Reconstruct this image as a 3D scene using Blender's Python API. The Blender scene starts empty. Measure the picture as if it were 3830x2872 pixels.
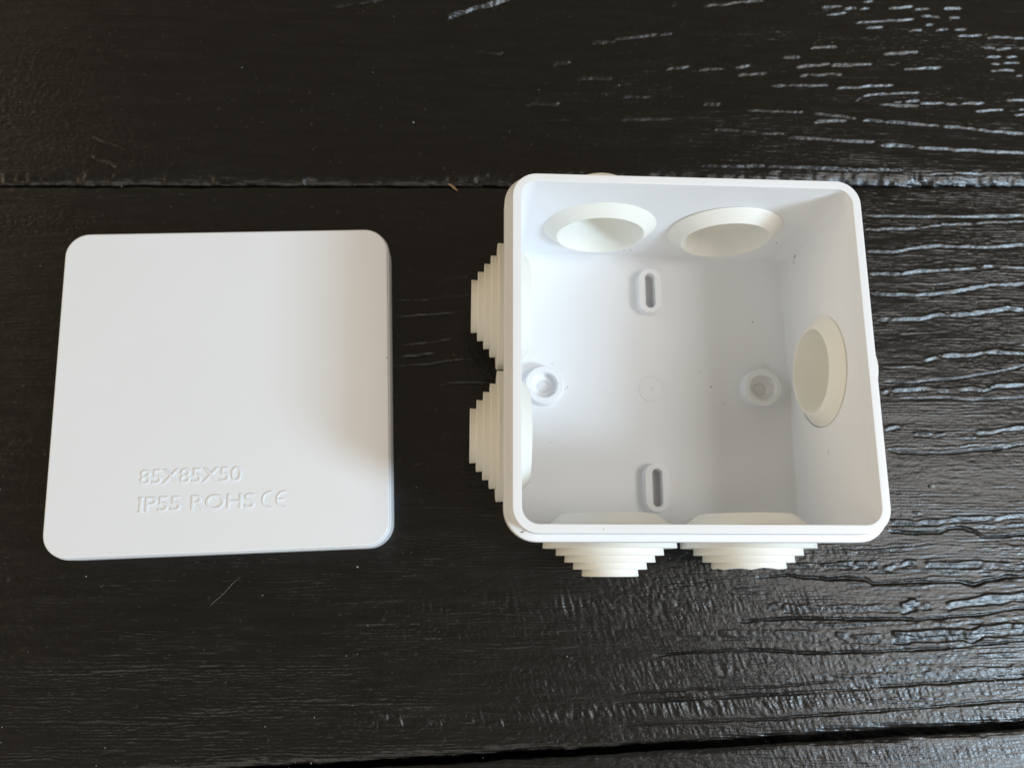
import bpy, bmesh, math, random
import numpy as np
from mathutils import Vector

# ------------------------------------------------------------------ camera, world, light, exposure
S = 0.001                                   # everything below is written in millimetres
scene = bpy.context.scene
col = scene.collection

cam_data = bpy.data.cameras.new("camera")
cam = bpy.data.objects.new("camera", cam_data)
col.objects.link(cam)
cam.location = (-49.889 * S, -46.486 * S, 216.19 * S)
cam.rotation_euler = (0.2172, -0.0544, 0.0007)
cam_data.sensor_fit = 'HORIZONTAL'
cam_data.sensor_width = 36.0
cam_data.lens = 3027.3 / 3830 * 36.0
cam_data.clip_start = 0.005
cam_data.clip_end = 10
cam_data.dof.use_dof = True
cam_data.dof.focus_distance = 0.188
cam_data.dof.aperture_fstop = 15.0
scene.camera = cam

world = bpy.data.worlds.new("World")
scene.world = world
world.use_nodes = True
bg = world.node_tree.nodes["Background"]
bg.inputs["Color"].default_value = (1.0, 0.84, 0.62, 1)     # warm light of the room all around
bg.inputs["Strength"].default_value = 0.27

def area(name, az, el, dist, w, h, watts, colour):
    """a lamp at the given compass direction and height, turned to the table"""
    d = bpy.data.lights.new(name, 'AREA')
    d.shape = 'RECTANGLE'
    d.size, d.size_y, d.energy, d.color = w, h, watts, colour
    o = bpy.data.objects.new(name, d)
    col.objects.link(o)
    a, e = math.radians(az), math.radians(el)
    o.location = (dist * math.cos(e) * math.cos(a), dist * math.cos(e) * math.sin(a), dist * math.sin(e))
    o.rotation_euler = (math.pi / 2 - e, 0, a + math.pi / 2)
    return o
area("window_light", -29, 36.5, 1.2, 0.20, 0.27, 11.2, (0.64, 0.83, 1.0))       # window on the right, casts the main shadows
area("high_window_light", -8, 56, 1.2, 0.40, 0.32, 4.0, (1.0, 0.97, 0.93))      # pane higher up, gives the sheen on the right of the planks
area("room_light", 170, 25, 1.5, 1.6, 0.5, 6.0, (1.0, 0.80, 0.54))              # warm lamp-lit room on the left
area("front_light", -105, 42, 1.5, 1.2, 0.6, 3.4, (1.0, 0.95, 0.86))            # added fill lamp, brightens the near faces and the inside of the box

vs = scene.view_settings
vs.view_transform = 'Standard'
vs.look = 'None'
vs.exposure = 0.0
vs.gamma = 1.0
vs.use_curve_mapping = False
scene.cycles.max_bounces = 10
scene.cycles.diffuse_bounces = 6

# grooves of the wood (x, y in mm), their width and strength
VEINS=[([(65.6,49.1),(70.8,48.9),(79.2,49.4),(85.4,50.5),(94.4,51.2),(103.3,52.0),(114.4,52.6)],0.72,1.0),([(65.7,41.9),(73.6,42.0),(80.3,43.5),(87.4,44.4),(93.5,44.1),(102.3,44.3),(113.3,45.2)],0.96,1.0),([(65.8,35.4),(72.9,35.3),(83.9,36.6),(92.6,37.1),(103.8,38.3),(112.3,38.1)],0.96,1.0),([(65.9,29.6),(72.2,29.1),(79.6,29.0),(87.4,30.1),(96.3,31.6),(105.2,32.9),(111.7,33.2)],1.04,1.0),([(65.9,21.8),(73.6,21.7),(79.6,22.0),(84.9,23.2),(90.9,23.2),(99.7,24.4),(106.4,25.5),(110.5,25.2)],1.2,1.0),([(66.6,7.5),(78.9,7.7)],0.64,0.8),([(79.3,9.6),(85.2,11.0),(91.6,11.3),(100.3,12.5),(104.1,12.1),(108.7,12.2)],1.2,1.0),([(65.7,0.2),(70.6,0.9),(79.9,1.4),(84.0,0.8),(91.7,1.4),(95.0,1.0),(99.0,2.3),(107.4,2.8)],1.08,1.0),([(61.6,67.7),(78.1,68.1)],0.64,0.7),([(86.9,67.2),(95.0,67.6),(116.6,68.2)],0.56,0.7),([(73.1,17.2),(81.7,17.8)],0.4,0.5),([(81.2,32.2),(90.0,33.0)],0.4,0.5),([(84.1,38.9),(87.7,39.4)],0.56,0.5),([(65.8,-10.2),(71.3,-9.6)],1.13,1.0),([(73.5,-11.5),(77.3,-11.8),(85.2,-11.4)],0.94,1.0),([(87.0,-12.7),(91.4,-12.4)],0.75,1.0),([(91.7,-11.1),(96.3,-11.1),(99.6,-9.9),(105.7,-9.3)],1.13,1.0),([(66.0,-15.6),(73.0,-15.7),(84.7,-15.4),(90.7,-14.6),(94.7,-14.3)],0.6,1.0),([(95.8,-14.5),(100.6,-14.4)],0.6,1.0),([(65.5,-33.6),(73.0,-33.6)],1.13,1.0),([(65.1,-35.7),(71.9,-36.1),(74.6,-35.8),(81.6,-35.2),(88.2,-34.7),(92.4,-34.5),(93.9,-34.8),(97.1,-34.1),(102.2,-33.9)],1.05,1.0),([(89.0,-36.8),(96.0,-36.8),(101.9,-36.3)],0.68,1.0),([(64.5,-37.7),(70.6,-37.8),(78.2,-37.6)],0.53,1.0),([(90.6,-39.2),(96.4,-39.2),(101.1,-38.5)],0.6,1.0),([(38.2,-47.4),(41.5,-47.4)],1.13,1.0),([(44.5,-47.4),(52.7,-47.0)],1.43,1.0),([(53.8,-47.2),(59.4,-47.0)],1.43,1.0),([(61.2,-48.3),(65.0,-47.6),(68.5,-46.3),(70.4,-46.7)],1.13,1.0),([(73.3,-47.2),(80.9,-47.0),(88.5,-46.8)],1.35,1.0),([(88.9,-47.0),(100.3,-47.4)],1.13,1.0),([(57.8,-48.8),(69.4,-48.5),(78.9,-48.4),(83.7,-48.8),(87.1,-48.8),(90.3,-48.1),(100.3,-47.9)],0.68,1.0),([(65.0,-58.2),(69.2,-57.5)],1.88,1.0),([(71.0,-58.0),(73.2,-57.8)],1.5,1.0),([(73.6,-58.2),(79.7,-57.3),(87.3,-56.3),(99.2,-55.4)],1.69,1.0),([(57.8,-52.7),(65.2,-53.1),(72.7,-53.1),(80.2,-53.0)],0.45,0.6),([(85.0,-53.6),(89.6,-53.3),(97.3,-52.0)],0.56,0.6),([(58.4,-53.9),(68.9,-53.6)],0.53,0.6),([(29.7,-57.9),(32.6,-57.6)],1.13,0.6),([(33.3,-58.4),(42.5,-58.3),(49.8,-58.3),(64.6,-58.2)],1.31,0.6),([(46.6,-65.3),(49.5,-65.6)],2.03,0.8),([(51.0,-66.0),(59.4,-65.8)],1.53,0.6),([(59.9,-65.8),(61.9,-65.6),(72.0,-65.2),(79.6,-65.0),(83.5,-65.4),(87.2,-64.1),(98.1,-63.6)],2.14,1),([(37.4,-62.7),(49.8,-62.5),(60.8,-62.1)],0.76,0.7),([(66.8,-62.6),(77.3,-62.4),(87.6,-61.5),(98.5,-60.3)],0.81,0.8),([(31.4,-76.7),(34.4,-75.6),(43.8,-74.9),(48.6,-75.4),(61.0,-75.0),(71.0,-73.7),(86.0,-73.6)],0.81,0.9),([(50.0,-76.6),(65.9,-75.5),(80.9,-74.7),(90.9,-74.5),(96.6,-73.9)],1.53,0.7),([(91.4,-74.3),(94.2,-72.7),(96.8,-72.3)],0.71,1),([(68.9,-70.5),(81.5,-69.6),(97.4,-68.3)],0.71,0.7),([(61.3,-71.8),(76.3,-71.0),(97.2,-69.7)],0.92,0.6),([(60.1,-83.9),(70.0,-83.1),(85.0,-81.5),(95.6,-80.8)],0.81,0.8),([(37.6,-91.3),(59.4,-90.4),(84.0,-89.4),(94.5,-88.9)],0.61,0.8),([(4.9,-64.9),(22.5,-64.8),(44.6,-65.3)],1.83,0.35),([(37.1,-66.4),(46.0,-66.2)],0.71,0.4),([(58.9,123.1),(64.8,123.5)],0.71,1.25),([(65.9,122.7),(73.7,123.2)],0.71,1.25),([(60.4,120.5),(66.4,121.1)],0.71,1.25),([(80.3,123.7),(88.2,124.5)],0.71,1.25),([(88.7,123.6),(93.5,124.0)],0.71,1.25),([(98.3,124.1),(103.8,124.5)],0.71,1.25),([(89.6,121.1),(104.0,121.2)],0.71,1.25),([(69.6,118.0),(79.2,119.0)],0.71,1.25),([(79.3,119.3),(88.2,119.8)],0.71,1.25),([(72.5,116.4),(77.8,116.7)],0.71,1.25),([(86.0,115.5),(90.2,116.2)],0.71,1.25),([(91.6,117.9),(94.1,118.5)],0.71,1.25),([(94.4,116.1),(98.7,116.8)],0.71,1.25),([(101.0,116.6),(104.6,116.8)],0.71,1.25),([(101.9,114.4),(111.1,115.4)],0.71,1.25),([(111.2,114.4),(123.1,114.7)],0.71,1.25),([(108.7,111.0),(113.4,110.7)],0.71,1.25),([(113.4,110.4),(122.6,111.1)],0.71,1.25),([(109.7,107.2),(114.5,107.8)],0.71,1.25),([(116.6,107.6),(120.2,107.9)],0.71,1.25),([(111.5,105.3),(113.9,105.1)],0.71,1.25),([(115.1,105.4),(120.3,105.9)],0.71,1.25),([(110.9,102.7),(118.4,103.0)],0.71,1.25),([(118.7,101.0),(121.3,101.5)],0.71,1.25),([(72.7,125.5),(75.7,125.9)],0.71,1.25),([(83.1,102.3),(95.0,103.1)],0.71,1.25),([(61.1,94.8),(78.7,96.6)],0.71,1.25),([(69.6,92.6),(86.6,94.4)],0.71,1.25),([(67.1,91.0),(69.0,92.3)],0.71,1.25),([(78.1,90.4),(86.3,91.3)],0.71,1.25),([(86.8,90.4),(106.7,91.1)],0.71,1.25),([(103.5,88.5),(112.9,89.1)],0.71,1.25),([(116.3,87.6),(119.4,88.0)],0.71,1.25),([(117.7,89.4),(119.6,89.6)],0.71,1.25),([(114.0,92.4),(120.0,92.8)],0.71,1.25),([(46.2,95.1),(58.3,95.7)],0.71,1.25),([(54.1,108.5),(62.4,109.2)],0.92,0.85),([(76.8,107.2),(88.2,108.3)],0.92,0.85),([(45.1,104.7),(50.4,105.1)],0.92,0.85),([(8.7,99.2),(15.6,100.4)],0.92,0.85),([(16.7,99.0),(34.5,101.5)],0.92,0.85),([(30.9,98.3),(39.5,99.0)],0.92,0.85),([(49.0,101.7),(59.5,102.9)],0.92,0.85),([(60.1,102.7),(73.0,103.5)],0.92,0.85),([(49.9,98.7),(63.3,99.7)],0.92,0.85),([(41.0,94.8),(45.0,95.0)],0.92,0.85),([(72.2,89.6),(86.1,89.4)],0.92,0.85),([(21.3,121.8),(40.1,124.6)],0.92,0.85),([(-6.8,109.1),(11.0,111.7)],0.92,0.85),([(53.3,83.4),(63.0,84.0)],0.92,0.85),([(19.5,88.1),(24.6,88.0)],0.92,0.85),([(-5.1,89.7),(4.4,89.9)],0.92,0.85),([(-5.3,82.1),(9.2,82.7)],0.92,0.85),([(33.0,86.4),(46.1,86.4),(60.3,85.5),(66.0,84.7)],0.81,0.9),([(68.2,84.2),(81.4,83.7),(88.8,83.0),(97.5,83.0),(106.1,81.9),(118.4,81.3)],0.76,1.1),([(21.9,79.6),(27.5,79.6),(37.1,79.1),(43.8,78.8)],0.71,0.9),([(45.4,77.9),(62.4,77.2),(70.9,76.9)],0.81,0.9),([(72.0,76.3),(85.1,75.8),(99.5,75.3),(117.5,74.8)],1.02,1.1),([(16.3,68.0),(36.3,68.3),(53.1,68.1),(78.6,68.0)],0.92,0.9),([(-57.3,114.8),(-50.2,117.7),(-38.4,122.1)],1.53,1.6),([(-92.0,116.4),(-75.5,120.5)],1.07,1.0),([(-49.2,103.0),(-40.9,102.8)],1.07,0.9),([(-27.9,99.8),(-20.7,100.3)],1.07,0.9),([(-18.7,95.2),(-8.2,95.6)],1.07,0.9),([(-33.4,86.4),(-24.3,86.4)],1.07,0.9),([(-13.8,107.7),(-6.8,108.1)],1.07,0.9),([(-157.0,65.2),(-151.0,63.2)],1.22,1.2),([(-157.3,71.2),(-149.3,68.8)],1.07,1.0)]
CRACKS=[([(66.0,3.3),(73.7,3.0),(84.4,4.0),(93.0,5.1),(99.5,6.3),(108.2,8.3)],0.5,0.5),([(70.3,-1.8),(83.7,-1.3),(92.1,-1.8),(106.9,-1.0)],0.5,0.5),([(65.5,52.9),(85.7,53.1),(114.6,54.1)],0.9,0.6),([(65.6,-16.1),(69.0,-16.7),(74.8,-16.9),(84.6,-16.7),(90.5,-15.9),(99.7,-15.3),(102.5,-14.5),(105.0,-14.3)],0.6,0.6),([(63.7,-38.2),(71.3,-38.5),(78.1,-38.3),(80.6,-37.3),(83.6,-37.1),(87.8,-37.8),(90.2,-39.6),(95.2,-39.4),(101.6,-38.7)],0.7,0.7),([(26.5,-50.2),(35.0,-49.6),(39.4,-50.2),(46.8,-50.6),(56.1,-50.5),(57.8,-51.8),(63.5,-51.6),(76.6,-51.3),(81.2,-51.2),(86.0,-52.1),(89.9,-51.0),(94.9,-50.2),(100.0,-49.9)],0.8,0.7),([(-2.1,-70.1),(7.6,-68.9),(17.4,-68.5),(29.6,-68.6),(36.9,-69.3),(42.8,-69.4),(51.7,-69.1),(66.6,-68.7),(76.6,-68.3),(86.8,-67.3),(97.6,-66.5)],0.6,0.6),([(19.7,-61.5),(30.1,-60.8),(42.5,-60.5),(49.9,-60.9),(59.9,-60.8),(70.0,-61.0),(80.1,-60.3),(87.8,-59.6),(93.0,-58.6),(98.8,-58.2)],0.6,0.6),([(-11.9,-79.0),(7.2,-78.1),(28.9,-77.6),(46.1,-76.3)],0.5,0.35),([(-11.9,-81.0),(2.3,-80.5),(16.7,-79.9),(31.2,-79.4),(43.4,-78.8),(60.7,-77.5),(75.6,-76.7),(96.4,-75.7)],0.7,0.5),([(-12.1,-86.5),(6.9,-85.8),(28.4,-85.4),(50.3,-84.0),(65.0,-83.2),(84.9,-81.8),(95.6,-81.4)],0.6,0.45),([(-180.9,53.1),(-158.3,53.1),(-127.9,54.9)],0.8,0.3),([(-63.2,30.9),(-56.5,31.0),(-51.1,31.5),(-47.5,31.6)],0.55,0.45),([(-65.9,29.2),(-61.6,29.5)],0.55,0.45),([(-71.6,24.3),(-62.5,24.7),(-56.4,25.7),(-49.7,26.4)],0.55,0.45),([(-71.5,19.5),(-65.6,20.1),(-57.6,20.8),(-50.9,21.7)],0.55,0.45),([(-71.2,11.5),(-63.3,12.1),(-57.5,13.1),(-54.0,13.7)],0.55,0.45),([(-71.0,5.8),(-61.1,6.2),(-56.9,7.3),(-49.4,8.0)],0.55,0.45),([(-59.9,0.1),(-53.3,1.4),(-44.1,1.3)],0.55,0.45),([(-70.6,8.2),(-64.8,8.7),(-58.5,9.8)],0.55,0.45)]
BANDS=[([(-85.7,-86.8),(-68.7,-85.8),(-54.9,-85.1),(-34.0,-84.2),(-12.0,-83.0)],2.29,1.0,1.5),([(-12.0,-83.2),(7.0,-82.1),(26.2,-82.0),(45.7,-80.4),(60.4,-80.0),(75.4,-79.0),(96.1,-77.8)],2.14,1.0,1.1),([(-11.3,-57.7),(3.3,-57.5),(20.5,-57.3)],1.63,0.7,1.0),([(-73.1,-57.8),(-41.1,-57.6),(-11.3,-57.9)],2.14,0.6,1.0),([(-70.8,-63.8),(-41.1,-63.9),(-11.5,-63.6)],1.22,0.4,1.0),([(-11.1,-51.6),(3.5,-51.6),(20.2,-53.6)],2.29,0.5,1.0),([(-11.4,-62.8),(12.8,-62.9)],1.27,0.4,1.0),([(-11.7,-71.9),(12.4,-71.1),(31.8,-71.7)],2.29,0.45,1.0),([(-12.2,-89.1),(16.3,-88.1),(45.2,-86.2),(95.1,-84.4)],1.78,0.5,0.9),([(15.9,-94.2),(54.2,-94.2),(93.9,-92.9)],3.05,0.5,0.8),([(1.3,-45.5),(14.6,-48.3)],3.56,0.6,1.0),([(38.5,-43.1),(51.1,-43.8),(62.3,-44.5)],1.88,0.4,0.9)]
# ------------------------------------------------------------------ helpers
def tag(o, label=None, cat=None, group=None, kind=None):
    if label: o["label"] = label
    if cat: o["category"] = cat
    if group: o["group"] = group
    if kind: o["kind"] = kind
    return o

def empty(name, loc=(0, 0, 0), rz=0.0):
    o = bpy.data.objects.new(name, None)
    o.empty_display_size = 0.01
    o.location = [c * S for c in loc]
    o.rotation_euler = (0, 0, rz)
    col.objects.link(o)
    return o

def link(name, me, mat, parent=None):
    o = bpy.data.objects.new(name, me)
    col.objects.link(o)
    if mat is not None:
        me.materials.clear()
        me.materials.append(mat)
    if parent is not None:
        o.parent = parent
    return o

def sharpen(bm, deg=32):
    lim = math.radians(deg)
    for f in bm.faces:
        f.smooth = True
    for e in bm.edges:
        e.smooth = len(e.link_faces) == 2 and e.calc_face_angle(0) < lim

def finish(bm, name, mat, parent=None, deg=32, weighted=False):
    bmesh.ops.recalc_face_normals(bm, faces=bm.faces)
    sharpen(bm, deg)
    me = bpy.data.meshes.new(name)
    for v in bm.verts:
        v.co *= S
    bm.to_mesh(me)
    bm.free()
    o = link(name, me, mat, parent)
    if weighted:
        m = o.modifiers.new("normals", 'WEIGHTED_NORMAL')
        m.keep_sharp = True
        m.weight = 100
    return o

def rrect(h, r, n=9, hy=None):
    """outline of a rounded rectangle with half sizes h, hy and corner radius r"""
    hy = h if hy is None else hy
    pts = []
    for cx, cy, a0 in ((h - r, hy - r, 0), (r - h, hy - r, 90), (r - h, r - hy, 180), (h - r, r - hy, 270)):
        for i in range(n + 1):
            a = math.radians(a0 + 90 * i / n)
            pts.append((cx + r * math.cos(a), cy + r * math.sin(a)))
    return pts

def loft(bm, rings, cap0=True, cap1=True):
    """rings: list of (outline, z)"""
    rows = [[bm.verts.new((x, y, z)) for x, y in pts] for pts, z in rings]
    n = len(rows[0])
    for a, b in zip(rows, rows[1:]):
        for i in range(n):
            bm.faces.new((a[i], a[(i + 1) % n], b[(i + 1) % n], b[i]))
    if cap0: bm.faces.new(list(reversed(rows[0])))
    if cap1: bm.faces.new(rows[-1])
    return rows

def lathe(bm, prof, n=72, wob=None):
    """prof: list of (r, z); turned round the z axis"""
    rows = []
    for k, (r, z) in enumerate(prof):
        if r < 1e-6:
            rows.append([bm.verts.new((0, 0, z))])
        else:
            ring = []
            for i in range(n):
                a = 2 * math.pi * i / n
                dz = wob(k, i) if wob else 0.0
                ring.append(bm.verts.new((r * math.cos(a), r * math.sin(a), z + dz)))
            rows.append(ring)
    for a, b in zip(rows, rows[1:]):
        if len(a) == 1 and len(b) == 1: continue
        for i in range(n):
            j = (i + 1) % n
            if len(a) == 1: bm.faces.new((a[0], b[j], b[i]))
            elif len(b) == 1: bm.faces.new((a[i], a[j], b[0]))
            else: bm.faces.new((a[i], a[j], b[j], b[i]))
    return rows

# ------------------------------------------------------------------ materials
def new_mat(name):
    m = bpy.data.materials.new(name)
    m.use_nodes = True
    nt = m.node_tree
    return m, nt, nt.nodes["Principled BSDF"]

def node(nt, kind, **kw):
    n = nt.nodes.new(kind)
    for k, v in kw.items():
        if k in n.inputs: n.inputs[k].default_value = v
        else: setattr(n, k, v)
    return n

def plastic(name, base, rough, spec=0.5, bump=0.06, sss=0.0):
    m, nt, p = new_mat(name)
    L = nt.links
    tc = node(nt, 'ShaderNodeTexCoord')
    n1 = node(nt, 'ShaderNodeTexNoise', Scale=60.0, Detail=3.0)
    L.new(tc.outputs['Object'], n1.inputs['Vector'])
    mix = node(nt, 'ShaderNodeMix', data_type='RGBA')
    mix.inputs[6].default_value = (base[0] * .97, base[1] * .965, base[2] * .95, 1)
    mix.inputs[7].default_value = (*base, 1)
    L.new(n1.outputs['Fac'], mix.inputs[0])
    L.new(mix.outputs[2], p.inputs['Base Color'])
    n2 = node(nt, 'ShaderNodeTexNoise', Scale=900.0, Detail=2.0)
    L.new(tc.outputs['Object'], n2.inputs['Vector'])
    mr = node(nt, 'ShaderNodeMapRange')
    mr.inputs['To Min'].default_value = rough - .06
    mr.inputs['To Max'].default_value = rough + .06
    L.new(n2.outputs['Fac'], mr.inputs['Value'])
    L.new(mr.outputs['Result'], p.inputs['Roughness'])
    n3 = node(nt, 'ShaderNodeTexNoise', Scale=2600.0, Detail=2.0)
    L.new(tc.outputs['Object'], n3.inputs['Vector'])
    b = node(nt, 'ShaderNodeBump', Strength=bump, Distance=0.00008)
    L.new(n3.outputs['Fac'], b.inputs['Height'])
    L.new(b.outputs['Normal'], p.inputs['Normal'])
    p.inputs['Specular IOR Level'].default_value = spec
    if sss:
        p.inputs['Subsurface Weight'].default_value = sss
        p.inputs['Subsurface Radius'].default_value = (0.0012, 0.0010, 0.0008)
        p.inputs['Subsurface Scale'].default_value = 1.0
    return m

M_white = plastic("white_plastic", (0.865, 0.88, 0.915), 0.36)
M_lid = plastic("lid_plastic", (0.80, 0.822, 0.865), 0.40, bump=.12)
M_rubber = plastic("cream_rubber", (0.86, 0.855, 0.81), 0.52, spec=.4)

def flat_mat(name, c, rough=.6):
    m, nt, p = new_mat(name)
    tc = node(nt, 'ShaderNodeTexCoord')
    n1 = node(nt, 'ShaderNodeTexNoise', Scale=1500.0, Detail=3.0)
    nt.links.new(tc.outputs['Object'], n1.inputs['Vector'])
    mix = node(nt, 'ShaderNodeMix', data_type='RGBA')
    mix.inputs[6].default_value = (c[0] * .6, c[1] * .6, c[2] * .6, 1)
    mix.inputs[7].default_value = (min(1, c[0] * 1.3), min(1, c[1] * 1.3), min(1, c[2] * 1.3), 1)
    nt.links.new(n1.outputs['Fac'], mix.inputs[0])
    nt.links.new(mix.outputs[2], p.inputs['Base Color'])
    p.inputs['Roughness'].default_value = rough
    return m

M_dirt = flat_mat("dirt", (0.20, 0.175, 0.15), .8)
M_dust = flat_mat("dust", (0.40, 0.38, 0.35), .9)
M_splinter = flat_mat("bare_wood", (0.50, 0.33, 0.18), .7)
M_crumb = flat_mat("crumb", (0.30, 0.29, 0.285), .6)

def wood():
    m, nt, p = new_mat("black_stained_wood")
    L = nt.links
    tc = node(nt, 'ShaderNodeTexCoord')
    # streaky stain along the grain
    mp = node(nt, 'ShaderNodeMapping')
    mp.inputs['Scale'].default_value = (60, 420, 200)
    L.new(tc.outputs['Object'], mp.inputs['Vector'])
    n1 = node(nt, 'ShaderNodeTexNoise', Scale=1.0, Detail=5.0, Roughness=.6)
    L.new(mp.outputs['Vector'], n1.inputs['Vector'])
    cr = node(nt, 'ShaderNodeValToRGB')
    cr.color_ramp.elements[0].position = .3
    cr.color_ramp.elements[0].color = (0.0013, 0.0013, 0.0013, 1)
    cr.color_ramp.elements[1].position = .75
    cr.color_ramp.elements[1].color = (0.0045, 0.0043, 0.0042, 1)
    L.new(n1.outputs['Fac'], cr.inputs['Fac'])
    # pale dust caught in the pores
    n2 = node(nt, 'ShaderNodeTexNoise', Scale=700.0, Detail=2.0)
    L.new(tc.outputs['Object'], n2.inputs['Vector'])
    th = node(nt, 'ShaderNodeMapRange')
    th.inputs['From Min'].default_value = .66
    th.inputs['From Max'].default_value = .80
    th.inputs['To Max'].default_value = .30
    L.new(n2.outputs['Fac'], th.inputs['Value'])
    mix = node(nt, 'ShaderNodeMix', data_type='RGBA')
    mix.inputs[7].default_value = (0.10, 0.092, 0.085, 1)
    L.new(th.outputs['Result'], mix.inputs[0])
    L.new(cr.outputs['Color'], mix.inputs[6])
    L.new(mix.outputs[2], p.inputs['Base Color'])
    # fine fibres
    mp2 = node(nt, 'ShaderNodeMapping')
    mp2.inputs['Scale'].default_value = (500, 2600, 1000)
    L.new(tc.outputs['Object'], mp2.inputs['Vector'])
    n3 = node(nt, 'ShaderNodeTexNoise', Scale=1.0, Detail=4.0, Roughness=.65)
    L.new(mp2.outputs['Vector'], n3.inputs['Vector'])
    n4 = node(nt, 'ShaderNodeTexNoise', Scale=1900.0, Detail=3.0, Roughness=.6)
    L.new(tc.outputs['Object'], n4.inputs['Vector'])
    ad = node(nt, 'ShaderNodeMath', operation='ADD')
    L.new(n3.outputs['Fac'], ad.inputs[0]); L.new(n4.outputs['Fac'], ad.inputs[1])
    b = node(nt, 'ShaderNodeBump', Strength=.28, Distance=0.00022)
    L.new(ad.outputs['Value'], b.inputs['Height'])
    L.new(b.outputs['Normal'], p.inputs['Normal'])
    mr = node(nt, 'ShaderNodeMapRange')
    mr.inputs['To Min'].default_value = .17
    mr.inputs['To Max'].default_value = .34
    L.new(n1.outputs['Fac'], mr.inputs['Value'])
    L.new(mr.outputs['Result'], p.inputs['Roughness'])
    p.inputs['Specular IOR Level'].default_value = .54
    return m
M_wood = wood()

# ------------------------------------------------------------------ the table top: three black planks
rng = np.random.default_rng(7)
def noise(x, y, seed):
    """smooth value noise, about -1..1"""
    t = np.random.default_rng(seed).random((256, 256)) * 2 - 1
    xi = np.floor(x).astype(np.int64); yi = np.floor(y).astype(np.int64)
    fx = x - xi; fy = y - yi
    fx = fx * fx * (3 - 2 * fx); fy = fy * fy * (3 - 2 * fy)
    x0 = xi & 255; x1 = (xi + 1) & 255; y0 = yi & 255; y1 = (yi + 1) & 255
    return (t[x0, y0] * (1 - fx) + t[x1, y0] * fx) * (1 - fy) + (t[x0, y1] * (1 - fx) + t[x1, y1] * fx) * fy

def axis(lo, hi, flo, fhi, fine, coarse):
    a = np.arange(lo, flo, coarse) if flo > lo else np.array([])
    b = np.arange(max(lo, flo), min(hi, fhi), fine)
    c = np.arange(min(hi, fhi), hi, coarse)
    return np.unique(np.concatenate([a, b, c, [hi]]))

XS = axis(-330, 270, -196, 132, 0.34, 3.0)
def gap_top(x): return 60.9 + 0.027 * x + .06 * np.sin(x * .21) + .03 * np.sin(x * .57 + 1) + .02 * np.sin(x * 1.9)
def gap_low(x): return -91.8 + 0.044 * x + .10 * np.sin(x * .19 + 2) + .07 * np.sin(x * .61) + .04 * np.sin(x * 1.7)

# grooves that the photograph does not single out: scattered over the rest of the planks
rnd = random.Random(5)
EXTRA = []
for k in range(330):
    x = rnd.uniform(-330, 250); y = rnd.uniform(-170, 190)
    if x > 55 and -95 < y < 60: continue
    if x > 0 and y > 62 and y < 130 : continue
    l = rnd.uniform(4, 26)
    sl = rnd.uniform(-.02, .08)
    EXTRA.append(([(x, y), (x + l * .5, y + l * .5 * sl + rnd.uniform(-.4, .4)), (x + l, y + l * sl)], rnd.uniform(.4, .7), rnd.uniform(.25, .7)))

for k in range(75):
    x = rnd.uniform(38, 120); y = rnd.uniform(-89, -40) + .05 * (x - 60)
    l = rnd.uniform(6, 34); sl = rnd.uniform(.0, .09)
    EXTRA.append(([(x, y), (x + l * .5, y + l * .5 * sl + rnd.uniform(-.5, .5)), (x + l, y + l * sl)], rnd.uniform(.35, .6), rnd.uniform(.4, .9)))
for k in range(45):
    x = rnd.uniform(58, 125); y = rnd.uniform(-40, 58)
    l = rnd.uniform(3, 16); sl = rnd.uniform(-.03, .07)
    EXTRA.append(([(x, y), (x + l * .5, y + l * .5 * sl + rnd.uniform(-.3, .3)), (x + l, y + l * sl)], rnd.uniform(.3, .5), rnd.uniform(.3, .65)))

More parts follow.
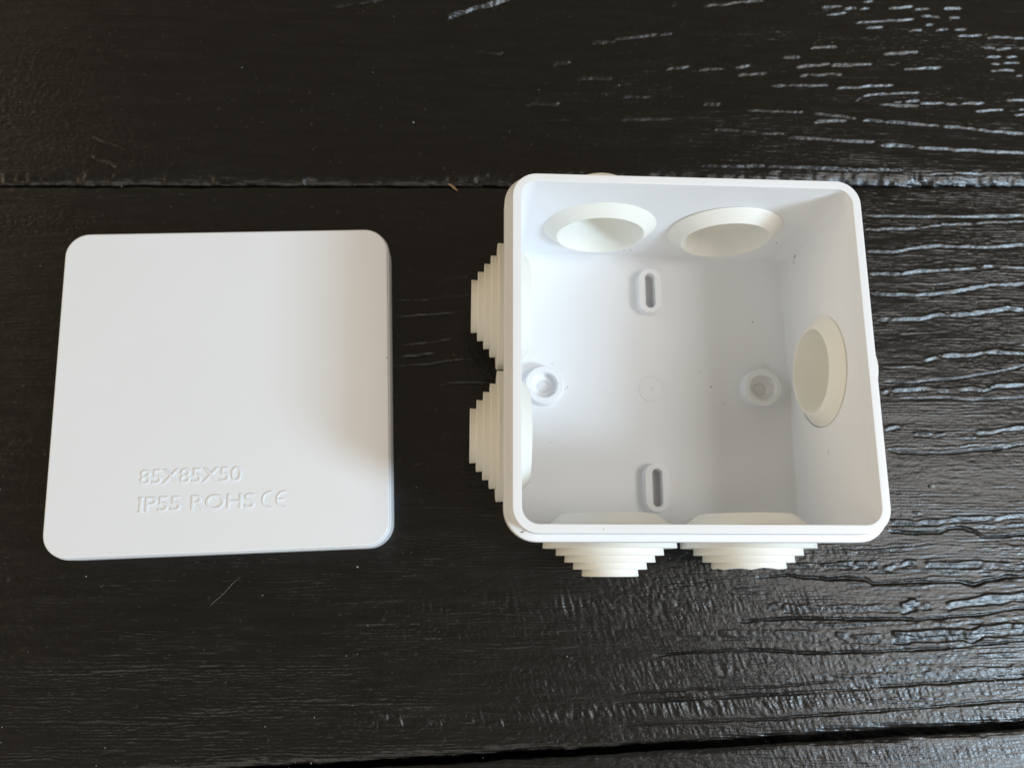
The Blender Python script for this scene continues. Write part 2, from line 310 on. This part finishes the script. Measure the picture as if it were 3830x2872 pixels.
def plank(name, ylo, yhi, fine_lo, fine_hi, r_lo, r_hi, label, seed):
    """ylo(x), yhi(x): the two long edges; r: how far each edge is rolled over"""
    a, b = float(ylo(0.0)), float(yhi(0.0))
    vs_ = axis(a, b, fine_lo, fine_hi, 0.215, 2.5)
    # a few extra rows for the rolled edges
    vs_ = np.unique(np.concatenate([vs_, a + np.array([.05, .12, .25, .45, .7, 1.0]), b - np.array([.05, .12, .25, .45, .7, 1.0])]))
    t = (vs_ - a) / (b - a)
    X, T = np.meshgrid(XS, t, indexing='ij')
    Y = ylo(X) * (1 - T) + yhi(X) * T
    h = 0.25 * noise(X / 70, Y / 22, seed) + 0.05 * noise(X / 16, Y / 3.0, seed + 1)
    wx = noise(X / 9.0, Y / 1.5, seed + 9) * .25
    h += 0.030 * noise(X / 5.0, (Y + wx) / .75, seed + 2) + 0.016 * noise(X / 1.6, Y / .5, seed + 3)
    # brushed fibres: fine steps that rise slowly and drop steeply
    ph = (Y + .55 * noise(X / 14.0, Y / 2.2, seed + 6) + .16 * noise(X / 3.0, Y / .9, seed + 7)) / .78
    saw = ph - np.floor(ph)
    saw = np.where(saw < .78, saw / .78, (1 - saw) / .22)
    h += .125 * saw * np.clip(.55 + .75 * noise(X / 22.0, Y / 4.0, seed + 8) + .3 * noise(X / 4.0, Y / 1.1, seed + 10), 0, 1.25)
    # coarse grit in the paint, thicker in some places
    h += .045 * noise(X / .75, Y / .62, seed + 12) * np.clip(.35 + 1.0 * noise(X / 34.0, Y / 9.0, seed + 13), .08, 1.0)
    # open pores: short dark dashes
    por = noise(X / 3.2, (Y + wx) / .42, seed + 5)
    h -= 0.07 * np.clip(por - .55, 0, 1) / .45
    dy_row = None
    for pts, w, k in VEINS + EXTRA:
        px = [q[0] for q in pts]; py = [q[1] for q in pts]
        if px[0] > px[-1]: px.reverse(); py.reverse()
        i0, i1 = np.searchsorted(XS, px[0] - 1), np.searchsorted(XS, px[-1] + 1)
        if i1 - i0 < 2: continue
        if max(py) + w * 2 < min(ylo(px[0]), ylo(px[-1])) or min(py) - w * 2 > max(yhi(px[0]), yhi(px[-1])): continue
        j0 = max(0, np.searchsorted(vs_, min(py) - 12)); j1 = np.searchsorted(vs_, max(py) + 12)
        xs = X[i0:i1, j0:j1]; ys = Y[i0:i1, j0:j1]
        if xs.size == 0: continue
        c0 = np.interp(xs, px, py) + .22 * noise(xs / 3.1, xs * 0 + py[0] * 7.3, 40) + .10 * noise(xs / .9, xs * 0 + py[0] * 3.1, 41)
        ends = np.clip((xs - px[0] + .5) / 1.0, 0, 1) * np.clip((px[-1] + .5 - xs) / 1.0, 0, 1)
        br = noise(xs / 2.2, xs * 0 + py[0] * 5.7 + px[0], 42)
        amp = min(k, 1.15) * ends * np.clip(1.0 + .22 * br, .8, 1.15) * np.clip((br + .75) / .15, .12, 1)
        ww = w * (1.25 if py[0] < -20 else 1.05) * (1 + .25 * noise(xs / 4.0, xs * 0 + py[0] * 1.7, 43))
        s = (ys - c0) / ww                        # +.5 upper rim of the groove, -.5 its bottom
        d = (0.40 + .0024 * np.clip(ys, -80, 110)) * ww * amp
        prof = np.where(s > .5, .55 * np.clip(1 - (s - .5) * ww / .35, 0, 1), np.where(s > -.5, s + .05, -.45 * np.clip(1 - (-.5 - s) * ww / .22, 0, 1)))
        h[i0:i1, j0:j1] += d * prof
    for pts, w, dep in CRACKS:
        px = [q[0] for q in pts]; py = [q[1] for q in pts]
        i0, i1 = np.searchsorted(XS, px[0] - 1), np.searchsorted(XS, px[-1] + 1)
        j0 = max(0, np.searchsorted(vs_, min(py) - 12)); j1 = np.searchsorted(vs_, max(py) + 12)
        xs = X[i0:i1, j0:j1]; ys = Y[i0:i1, j0:j1]
        if xs.size == 0: continue
        c0 = np.interp(xs, px, py) + .15 * noise(xs / 2.3, xs * 0 + py[0] * 7.3, 50)
        ends = np.clip((xs - px[0]) / 4.0, 0, 1) * np.clip((px[-1] + .5 - xs) / 4.0, 0, 1)
        if px[-1] > 85: ends = np.clip((xs - px[0]) / 4.0, 0, 1)
        amp = ends * np.clip(.9 + .5 * noise(xs / 5.0, xs * 0 + py[0], 51), .25, 1.2)
        ww = w * .8 * (.9 + .35 * noise(xs / 3.0, xs * 0 + py[0] * 1.3, 52))
        h[i0:i1, j0:j1] -= dep * .9 * amp * np.clip(1 - np.abs(ys - c0) / ww, 0, 1)
    for pts, hw, amp, wl in BANDS + [([(-80, -64), (0, -59), (50, -57)], 9.0, .34, .95), ([(-80, -81), (0, -77), (60, -73)], 8.0, .36, .9)]:                # places where the fibres stand up across the grain
        px = [q[0] for q in pts]; py = [q[1] for q in pts]
        c0 = np.interp(X, px, py)
        fade = np.clip((X - px[0] + 6) / 12, 0, 1) * np.clip((px[-1] + 6 - X) / 12, 0, 1)
        m = np.clip(1.35 - np.abs(Y - c0) / hw, 0, 1) * fade
        if m.max() <= 0: continue
        q = (X + .35 * (Y - c0)) / (wl * .43)
        rid = noise(q, Y / 1.9 + 11, 60) * .75 + noise(q * 2.1, Y / 1.4, 61) * .4
        pat = .6 + .4 * noise(X / 6, Y / 2, 62)
        h += .25 * amp * m * pat * rid
    # rolled long edges
    def roll(d, r):
        q = np.clip(1 - d / r, 0, 1)
        return r * .55 * (1 - np.sqrt(np.clip(1 - q * q, 0, 1)))
    wr = 1 + .25 * noise(X / 6.0, X * 0 + seed, 70) + .15 * noise(X / 1.7, Y / 2.0, 71)
    h -= roll(Y - ylo(X), r_lo * wr) + roll(yhi(X) - Y, r_hi * wr)
    nx, ny = X.shape
    co = np.stack([X, Y, h], -1).reshape(-1, 3)
    # skirt below the edges
    idx = np.arange(nx * ny).reshape(nx, ny)
    ring = np.concatenate([idx[:, 0], idx[-1, 1:], idx[-2::-1, -1], idx[0, -2:0:-1]])
    low = co[ring].copy(); low[:, 2] = -20.0
    co = np.concatenate([co, low])
    q = np.stack([idx[:-1, :-1], idx[1:, :-1], idx[1:, 1:], idx[:-1, 1:]], -1).reshape(-1, 4)
    nb = np.arange(len(ring)) + nx * ny
    sk = np.stack([ring, nb, np.roll(nb, -1), np.roll(ring, -1)], -1)
    quads = np.concatenate([q, sk]).astype(np.int32)
    me = bpy.data.meshes.new(name)
    me.vertices.add(len(co)); me.vertices.foreach_set("co", (co * S).astype(np.float32).ravel())
    me.loops.add(len(quads) * 4); me.loops.foreach_set("vertex_index", quads.ravel())
    me.polygons.add(len(quads))
    me.polygons.foreach_set("loop_start", np.arange(0, len(quads) * 4, 4, dtype=np.int32))
    sm = np.ones(len(quads), dtype=bool); sm[len(q):] = False
    me.polygons.foreach_set("use_smooth", sm)
    me.update(calc_edges=True)
    o = link(name, me, M_wood, table)
    o["label"] = label
    return o

table = empty("table_top")
tag(table, "black stained wooden table top of wide grained planks", "table top", kind="structure")
plank("plank", lambda x: gap_low(x) + .75, lambda x: gap_top(x) - .15, -100, 70, 2.2, 1.5, "wide middle plank under the box and the lid", 100)
plank("plank", lambda x: gap_top(x) + .15, lambda x: gap_top(x) + 140, 50, 131, 5.0, 2.0, "far plank behind the box", 200)
plank("plank", lambda x: gap_low(x) - 110, lambda x: gap_low(x) - .75, -105, -80, 2.0, 1.8, "near plank at the front edge of the picture", 300)
bm = bmesh.new()
loft(bm, [(rrect(300, 5, 3, 215), -40), (rrect(300, 5, 3, 215), -20.6)])
sub = finish(bm, "light_block_board", M_wood, table)  # unseen board, added to stop light leaking up through the plank gaps
sub.location = (-30 * S, -0.0, 0)

# ------------------------------------------------------------------ the junction box
box = empty("junction_box")
tag(box, "open white plastic junction box with cream stepped cable grommets standing right of its lid", "junction box")

ZC = 21.3                                       # height of the grommet axes
RIM = 46.19
bm = bmesh.new()
loft(bm, [(rrect(39.6, 6.0), 0.0), (rrect(40.2, 6.5), 0.6), (rrect(40.7, 6.5), 38.3), (rrect(41.9, 7.0), 38.4),
          (rrect(42.2, 7.2), 38.7), (rrect(42.2, 7.2), 41.55), (rrect(42.05, 7.1), 41.8), (rrect(41.8, 6.9), 41.9), (rrect(40.62, 5.7), 41.9),
          (rrect(40.60, 5.7), 42.4), (rrect(38.52, 3.6), 42.4), (rrect(38.5, 3.4), 38.0),
          (rrect(38.4, 2.6), 2.9), (rrect(38.25, 2.5), 2.45), (rrect(37.8, 2.3), 2.2)])
bmesh.ops.recalc_face_normals(bm, faces=bm.faces)
me = bpy.data.meshes.new("body")
for v in bm.verts: v.co *= S
bm.to_mesh(me); bm.free()
body = link("body", me, M_white, box)

SPOTS = [((0, 1), -16.6), ((0, 1), 16.4), ((-1, 0), 16.4), ((-1, 0), -16.4), ((0, -1), -16.1), ((0, -1), 17.3), ((1, 0), 0.2)]
def spot_matrix(d, off):
    """local z runs outwards through the wall"""
    from mathutils import Matrix, Vector
    z = Vector((d[0], d[1], 0)); y = Vector((0, 0, 1)); x = y.cross(z)
    c = Vector((-d[1] * off * (-1 if d[1] else 1) if d[1] else 0, off if d[0] else 0, ZC))
    if d[1]: c.x = off
    m = Matrix((x, y, z)).transposed().to_4x4()
    m.translation = c * S
    return m
cutters = []
for d, off in SPOTS:
    b2 = bmesh.new()
    bmesh.ops.create_cone(b2, cap_ends=True, segments=64, radius1=13.6 * S, radius2=13.6 * S, depth=6 * S)
    bmesh.ops.translate(b2, verts=b2.verts, vec=(0, 0, 39.6 * S))
    m2 = bpy.data.meshes.new("cut"); b2.to_mesh(m2); b2.free()
    c = link("cut", m2, None); c.matrix_world = spot_matrix(d, off)
    mod = body.modifiers.new("cut", 'BOOLEAN'); mod.object = c; mod.operation = 'DIFFERENCE'; mod.solver = 'EXACT'
    cutters.append(c)
bpy.context.view_layer.update()
dg = bpy.context.evaluated_depsgraph_get()
me = bpy.data.meshes.new_from_object(body.evaluated_get(dg))
body.modifiers.clear()
old = body.data; body.data = me; bpy.data.meshes.remove(old)
for c in cutters:
    m2 = c.data; bpy.data.objects.remove(c); bpy.data.meshes.remove(m2)
bm = bmesh.new(); bm.from_mesh(me)
bmesh.ops.remove_doubles(bm, verts=bm.verts, dist=1e-6)
sharpen(bm, 32); bm.to_mesh(me); bm.free()
me.name = "body"
me.materials.clear(); me.materials.append(M_white)
mod = body.modifiers.new("normals", 'WEIGHTED_NORMAL'); mod.keep_sharp = True; mod.weight = 100

# the rim that takes the lid
bm = bmesh.new()
rows = loft(bm, [(rrect(38.53, 3.6), 42.41), (rrect(38.56, 3.7), RIM - .2), (rrect(38.62, 3.75), RIM - .06), (rrect(38.75, 3.9), RIM), (rrect(40.30, 5.4), RIM),
          (rrect(40.48, 5.55), RIM - .07), (rrect(40.56, 5.6), RIM - .25), (rrect(40.58, 5.7), 42.41)], cap0=False, cap1=False)
n = len(rows[0])
for i in range(n):
    bm.faces.new((rows[-1][i], rows[-1][(i + 1) % n], rows[0][(i + 1) % n], rows[0][i]))
finish(bm, "rim", M_white, box, weighted=True)

# grommets: stepped rubber cones pushed through the walls
def grommet_profile(cut=False):
    out = []
    tiers = [(6.7, 49.6), (8.75, 48.0), (10.75, 46.4), (12.8, 44.8), (15.9, 43.15)]
    if cut: tiers = tiers[1:]
    if not cut:
        out += [(0, 48.8), (5.4, 48.8)]
        out.reverse(); out = [(0, 49.6)]
        pro = []
    else:
        out = []
    ends = [48.0, 46.4, 44.8, 43.15, 40.8]
    if cut: ends = ends[1:]
    if cut:
        out += [(7.2, 47.6), (8.45, 47.9)]
    for (r, zt), ze in zip(tiers, ends):
        if cut and r == 8.75: zt = 47.9
        out += [(r - .22, zt), (r - .05, zt - .06), (r, zt - .2), (r - .06, zt - .45), (r - .14, ze + .02)]
    out += [(13.3, 40.8), (13.3, 38.3), (13.95, 38.32), (14.45, 38.1), (14.62, 37.95), (14.55, 37.75), (11.55, 35.35), (11.3, 35.2), (11.05, 35.3), (10.8, 36.0), (10.2, 41.0), (9.2, 45.0)]
    if cut: out += [(7.2, 47.6)]
    else: out += [(7.2, 47.6), (5.6, 48.8), (0, 48.8)]
    return out

def make_grommet(cut, mat, seed):
    r_ = random.Random(seed)
    bm = bmesh.new()
    prof = grommet_profile(cut)
    if cut:
        jag = [r_.uniform(-.35, .2) for _ in range(24)]
        def wob(k, i):
            if prof[k][1] < 47.4: return 0.0
            a = i / 72 * 24; j = int(a); f = a - j
            return jag[j % 24] * (1 - f) + jag[(j + 1) % 24] * f
        lathe(bm, prof, 72, wob)
        bmesh.ops.remove_doubles(bm, verts=bm.verts, dist=1e-5)
    else:
        lathe(bm, prof, 72)
    return bm
g0 = None
GL = {0: "left grommet in the far wall, its cup half lit", 1: "right grommet in the far wall", 2: "far grommet on the side facing the lid",
      3: "near grommet on the side facing the lid", 4: "left grommet on the near wall with its full tip", 5: "right grommet on the near wall with its tip cut off",
      6: "single grommet in the right wall"}
for k, (d, off) in enumerate(SPOTS):
    if k == 5:
        o = finish(make_grommet(True, M_rubber, 3), "grommet", M_rubber, box, deg=30)
    elif g0 is None:
        o = g0 = finish(make_grommet(False, M_rubber, 1), "grommet", M_rubber, box, deg=30)
    else:
        o = g0.copy(); col.objects.link(o); o.parent = box
    o.matrix_local = spot_matrix(d, off)
    if k == 0: o.location.y += .75 * S; o.location.z += .3 * S      # the far pair are pushed out a little further
    if k == 1: o.location.y += .25 * S
    if k == 6: o.location += Vector((.35, .3, 1.5)) * S; o.scale = (.955, .955, 1)
    o["label"] = GL[k]

# bosses on the floor of the box
ZF = 2.2
def slot_boss(y):
    bm = bmesh.new()
    def ob(w, l): return rrect(w, w * .97, 10, l)
    loft(bm, [(ob(3.5, 6.65), ZF - .3), (ob(3.45, 6.6), ZF + .2), (ob(3.2, 6.4), ZF + 2.9), (ob(3.05, 6.25), ZF + 3.05), (ob(1.45, 5.1), ZF + 3.05),
              (ob(1.33, 4.98), ZF + 2.9), (ob(1.25, 4.9), ZF + .25)], cap0=True, cap1=True)
    o = finish(bm, "slot_boss", M_white, box); o.location = (-.1 * S, y * S, 0)
    return o
M_recess = plastic("recess_shade_plastic", (0.47, 0.47, 0.49), 0.5)  # darker grey stands in for the shade down in the slots
def recess_floor(parent, outline):
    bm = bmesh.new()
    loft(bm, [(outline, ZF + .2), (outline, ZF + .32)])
    return finish(bm, "recess_floor", M_recess, parent)
a = slot_boss(27.2); a["label"] = "slotted screw boss near the far wall"
b_ = a.copy(); col.objects.link(b_); b_.parent = box; b_.location = (-.1 * S, -27.2 * S, 0); b_["label"] = "slotted screw boss near the front wall"
for q_ in (a, b_): recess_floor(q_, rrect(1.22, 1.2, 10, 4.86))
bm = bmesh.new()
lathe(bm, [(0, ZF - .3), (5.55, ZF - .3), (5.45, ZF + .3), (5.15, ZF + 2.8), (4.95, ZF + 3.0), (3.65, ZF + 3.0), (3.48, ZF + 2.85), (3.3, ZF + .55), (1.95, ZF + .5), (1.85, ZF + .62), (1.65, ZF + .6), (1.55, ZF + .1), (0, ZF + .1)], 48)
sb = finish(bm, "screw_boss", M_white, box); sb.location = (-29.7 * S, 0.1 * S, 0); sb["label"] = "round screw boss near the left wall"
s2 = sb.copy(); col.objects.link(s2); s2.parent = box; s2.location = (29.9 * S, .1 * S, 0); s2["label"] = "round screw boss near the right wall"
M_recess2 = plastic("recess_shade_pale", (0.78, 0.78, 0.80), 0.5)  # milder painted-in shade for the bottoms of the screw holes
for q_ in (sb, s2):
    m_ = recess_floor(q_, rrect(1.5, 1.49, 8)); m_.data.materials[0] = M_recess2
bm = bmesh.new()
lathe(bm, [(3.75, ZF - .1), (3.6, ZF + .2), (3.35, ZF + .22), (3.1, ZF - .0), (3.1, ZF + .02), (.75, ZF + .02), (.6, ZF + .16), (.45, ZF + .16), (.3, ZF + .03), (.16, ZF + .3), (0, ZF + .34)], 40)
gm = finish(bm, "gate_mark", M_white, box)

# ------------------------------------------------------------------ the lid
LID = (-113.06, -1.96, 0)
lid = empty("lid", LID, 0.0425)
tag(lid, "flat square white plastic lid with raised lettering lying left of the open box", "lid")
bm = bmesh.new()
loft(bm, [(rrect(40.9, 4.8), 6.9), (rrect(41.0, 4.9), 0.15), (rrect(41.15, 5.0), 0.0), (rrect(42.4, 6.2), 0.0), (rrect(42.55, 6.3), 0.2), (rrect(42.5, 6.3), 6.9),
          (rrect(42.45, 6.25), 7.2), (rrect(42.3, 6.15), 7.4), (rrect(42.2, 6.05), 7.5), (rrect(42.18, 6.05), 8.5), (rrect(42.10, 6.0), 8.78), (rrect(41.95, 5.9), 8.93), (rrect(41.75, 5.7), 9.0)])
finish(bm, "cover", M_lid, lid, weighted=True)

def lettering(text, x0, x1, y0, capz, name="lettering", bars=None):
    cu = bpy.data.curves.new(name, 'FONT')
    cu.body = text
    cu.size = 0.0052
    cu.extrude = 0.00017
    cu.bevel_depth = 0.00009
    cu.bevel_resolution = 2
    cu.offset = -0.00005
    cu.resolution_u = 6
    t = bpy.data.objects.new(name, cu)
    col.objects.link(t)
    bpy.context.view_layer.update()
    d2 = bpy.context.evaluated_depsgraph_get()
    me = bpy.data.meshes.new_from_object(t.evaluated_get(d2))
    bpy.data.objects.remove(t); bpy.data.curves.remove(cu)
    co = np.empty(len(me.vertices) * 3, dtype=np.float32); me.vertices.foreach_get("co", co); co = co.reshape(-1, 3)
    lo, hi = co.min(0), co.max(0)
    co[:, 0] = (co[:, 0] - lo[0]) / (hi[0] - lo[0]) * (x1 - x0) * S + x0 * S
    co[:, 1] = (co[:, 1] - lo[1]) / (hi[1] - lo[1]) * capz * S + y0 * S
    co[:, 2] = co[:, 2] + 0.0090
    me.vertices.foreach_set("co", co.ravel())
    bm = bmesh.new(); bm.from_mesh(me); bmesh.ops.remove_doubles(bm, verts=bm.verts, dist=1e-7)
    if bars:
        for bx, by, bw, bh in bars:
            rows = loft(bm, [([(x * S, y * S) for x, y in [(bx - bw, by - bh), (bx + bw, by - bh), (bx + bw, by + bh), (bx - bw, by + bh)]], 0.0089),
                             ([(x * S, y * S) for x, y in [(bx - bw, by - bh), (bx + bw, by - bh), (bx + bw, by + bh), (bx - bw, by + bh)]], 0.00912),
                             ([(x * S, y * S) for x, y in [(bx - bw + .1, by - bh + .1), (bx + bw - .1, by - bh + .1), (bx + bw - .1, by + bh - .1), (bx - bw + .1, by + bh - .1)]], 0.00921)])
    sharpen(bm, 50); bm.to_mesh(me); bm.free()
    o = link(name, me, M_lid, lid)
    return o
# positions in the lid's own frame
ct, st = math.cos(-0.0425), math.sin(-0.0425)
def to_lid(x, y):
    x -= LID[0]; y -= LID[1]
    return ct * x - st * y, st * x + ct * y
p0 = to_lid(-131.5, -27.6); p1 = to_lid(-106.6, -26.6)
lettering("85X85X50", p0[0], p1[0], p0[1] + .0, 3.75)
p0 = to_lid(-131.4, -34.45); p1 = to_lid(-102.9, -33.5)
lettering("IP55 ROHS", p0[0] + .35, p1[0], p0[1] + .05, 3.75, bars=[(p0[0] + .72, p0[1] + .26, .72, .22), (p0[0] + .72, p0[1] + 3.58, .72, .22)])
bm = bmesh.new()
def arc(cx, cy, r, w, a0, a1, n=18):
    def pt(rr, a): return (cx + rr * math.cos(a), cy + rr * math.sin(a))
    out = []; inn = []
    for lev, ins in ((8.9, 0), (9.12, 0), (9.21, .09)):
        ring = [pt(r + w / 2 - ins, math.radians(a0 + (a1 - a0) * i / n)) for i in range(n + 1)] + [pt(r - w / 2 + ins, math.radians(a1 - (a1 - a0) * i / n)) for i in range(n + 1)]
        out.append((ring, lev))
    loft(bm, out, cap0=False, cap1=False)
    # top cap as quads
    ring, z = out[-1]
    vv = [v for v in bm.verts][-len(ring):]
    m = len(ring) // 2
    for i in range(m - 1):
        bm.faces.new((vv[i], vv[i + 1], vv[-2 - i], vv[-1 - i]))
q = to_lid(-101.3, -33.3)
hy = q[1] + 2.1
arc(q[0] + 2.25, hy, 1.95, .55, 82, 278)
arc(q[0] + 5.75, hy, 1.95, .55, 82, 278)
loft(bm, [([(q[0] + 3.9, hy - .27), (q[0] + 5.9, hy - .27), (q[0] + 5.9, hy + .27), (q[0] + 3.9, hy + .27)], 9.12), ([(q[0] + 3.95, hy - .18), (q[0] + 5.8, hy - .18), (q[0] + 5.8, hy + .18), (q[0] + 3.95, hy + .18)], 9.215)], cap0=False)
loft(bm, [([(q[0] + 3.9, hy - .27), (q[0] + 5.9, hy - .27), (q[0] + 5.9, hy + .27), (q[0] + 3.9, hy + .27)], 8.9), ([(q[0] + 3.9, hy - .27), (q[0] + 5.9, hy - .27), (q[0] + 5.9, hy + .27), (q[0] + 3.9, hy + .27)], 9.12)], cap0=False, cap1=False)
bmesh.ops.remove_doubles(bm, verts=bm.verts, dist=1e-4)
finish(bm, "conformity_mark", M_lid, lid, deg=50)

# ------------------------------------------------------------------ dirt and bits
def blob(bm, c, n, rx, ry, ang, th, rr):
    """small uneven flake at c on a surface with normal n"""
    from mathutils import Vector
    n = Vector(n).normalized(); c = Vector(c)
    u = n.orthogonal().normalized(); v = n.cross(u)
    ca, sa = math.cos(ang), math.sin(ang)
    K = 9
    ring = []
    for i in range(K):
        a = 2 * math.pi * i / K; k = rr.uniform(.6, 1.2)
        x, y = rx * k * math.cos(a), ry * k * math.sin(a)
        ring.append(bm.verts.new(c + u * (ca * x - sa * y) + v * (sa * x + ca * y) - n * .02))
    top = bm.verts.new(c + n * th)
    for i in range(K): bm.faces.new((ring[i], ring[(i + 1) % K], top))
    bm.faces.new(list(reversed(ring)))

rr = random.Random(11)
bm = bmesh.new()
YW, XW = 38.42, 38.42
for x, z, r in ((-5.5, 6.3, .55), (-7.2, 6.2, .5), (27.5, 12, .5), (30, 11.8, .55), (26.5, 8.6, .5), (33.2, 13.5, .45), (36.5, 9.5, .5), (-31, 5.4, .25), (-29, 5.2, .2), (-27, 5.0, .2), (-24.5, 5.0, .2), (-22, 4.9, .2), (-34.5, 5.8, .3), (-33, 9.0, .15)):
    blob(bm, (x, YW, z), (0, -1, 0), r * 1.6, r * .45, rr.uniform(-.2, .2) + (math.pi / 2), .05, rr)
for y, z, r in ((35.0, 12.5, 1.0), (33.8, 11.6, .7), (36.2, 13.2, .5), (36.0, 6.0, .7), (36.9, 6.8, .7), (33.5, 7.2, .55), (32, 5.2, .4), (34.6, 8.4, .35), (-20, 23, .3)):
    blob(bm, (XW, y, z), (-1, 0, 0), r * 1.2, r * .42, rr.uniform(-.8, .8), .05, rr)
for x, y, r in ((-27.2, 6.6, .28), (-24.4, 5.9, .16), (-23.2, .1, .35), (-23.8, -.3, .2), (13.5, 4.8, .2), (16.5, .7, .42), (-15, -6, .15), (-11, -6.3, .12), (-28, -15, .22), (29.3, 19.4, .4), (-9, -12, .12), (20, -4, .3), (-4, 13, .12)):
    blob(bm, (x, y, ZF), (0, 0, 1), r, r * .6, rr.uniform(0, 3), .05, rr)
blob(bm, (-38.3, -40.1, 41.9), (0, 0, 1), .75, .28, 2.6, .04, rr)
blob(bm, (-21.5, -39.6, RIM), (0, 0, 1), .3, .12, .2, .04, rr)
blob(bm, (5.6, -40.2, RIM - .1), (0, -.5, 1), .45, .15, .1, .04, rr)
ds = finish(bm, "dirt", M_dirt, box); ds["kind"] = "stuff"

bm = bmesh.new()
for x, y, r in ((-81.6, 31.4, .22), (-71.5, 6.0, .3), (-98, 33, .1), (-140, 12, .09), (-121, -11, .08), (-104, 22, .08), (-132, 35, .07), (-90, -30, .1), (-147, -28, .08), (-112, 5, .07)):
    lx, ly = to_lid(x, y)
    blob(bm, (lx, ly, 9.0), (0, 0, 1), r, r * .6, rr.uniform(0, 3), .04, rr)
ds = finish(bm, "dirt", M_dirt, lid); ds["kind"] = "stuff"

def stick(name, pts, rad, mat, label, cat):
    from mathutils import Vector
    bm = bmesh.new(); rows = []
    P = [Vector(p) for p in pts]
    for i, p in enumerate(P):
        t = (P[min(i + 1, len(P) - 1)] - P[max(i - 1, 0)]).normalized()
        u = t.cross(Vector((0, 0, 1))).normalized(); v = u.cross(t)
        r = rad * (1.0 if 0 < i < len(P) - 1 else .35)
        rows.append([bm.verts.new(p + u * r * math.cos(a) + v * r * .7 * math.sin(a)) for a in [k * math.pi / 3 for k in range(6)]])
    for a, b in zip(rows, rows[1:]):
        for i in range(6): bm.faces.new((a[i], a[(i + 1) % 6], b[(i + 1) % 6], b[i]))
    bm.faces.new(list(reversed(rows[0]))); bm.faces.new(rows[-1])
    o = finish(bm, name, mat)
    return tag(o, label, cat)
stick("wood_splinter", [(-56.7, 59.9, .5), (-55.8, 59.4, .65), (-54.8, 58.6, .55), (-53.9, 57.8, .4)], .22, M_splinter, "tiny pale wood splinter lying across the dark plank gap left of the box", "splinter")
stick("fibre", [(-114.6, -57.2, .25), (-113.9, -56.4, .35), (-111.5, -54.2, .3), (-109.5, -51.8, .35), (-107.6, -50.0, .25)], .05, M_dirt, "thin pale fibre lying on the planks below the lid", "fibre")
bm = bmesh.new()
bmesh.ops.create_icosphere(bm, subdivisions=2, radius=1.0)
for v in bm.verts:
    k = rr.uniform(.85, 1.12); v.co = (v.co.x * .85 * k, v.co.y * .55 * k, v.co.z * .45 * k)
o = finish(bm, "crumb", M_crumb, deg=60); o.location = (77.0 * S, -25.9 * S, .42 * S)
tag(o, "small whitish crumb on the wood right of the box", "crumb")

bm = bmesh.new()
for k in range(230):
    x = rr.uniform(-185, 120); y = rr.uniform(-96, 125)
    if -157 < x < -69 and -47 < y < 43: continue
    if -44 < x < 44 and -50 < y < 50: continue
    r = rr.choice((.07, .09, .12, .16)) * (1.5 if rr.random() < .08 else 1)
    blob(bm, (x, y, .12), (rr.uniform(-.3, .3), rr.uniform(-.3, .3), 1), r * 1.3, r, rr.uniform(0, 3), r * .8, rr)
du = finish(bm, "dust", M_dust)
tag(du, "scattered pale dust specks on the black planks", "dust", kind="stuff")
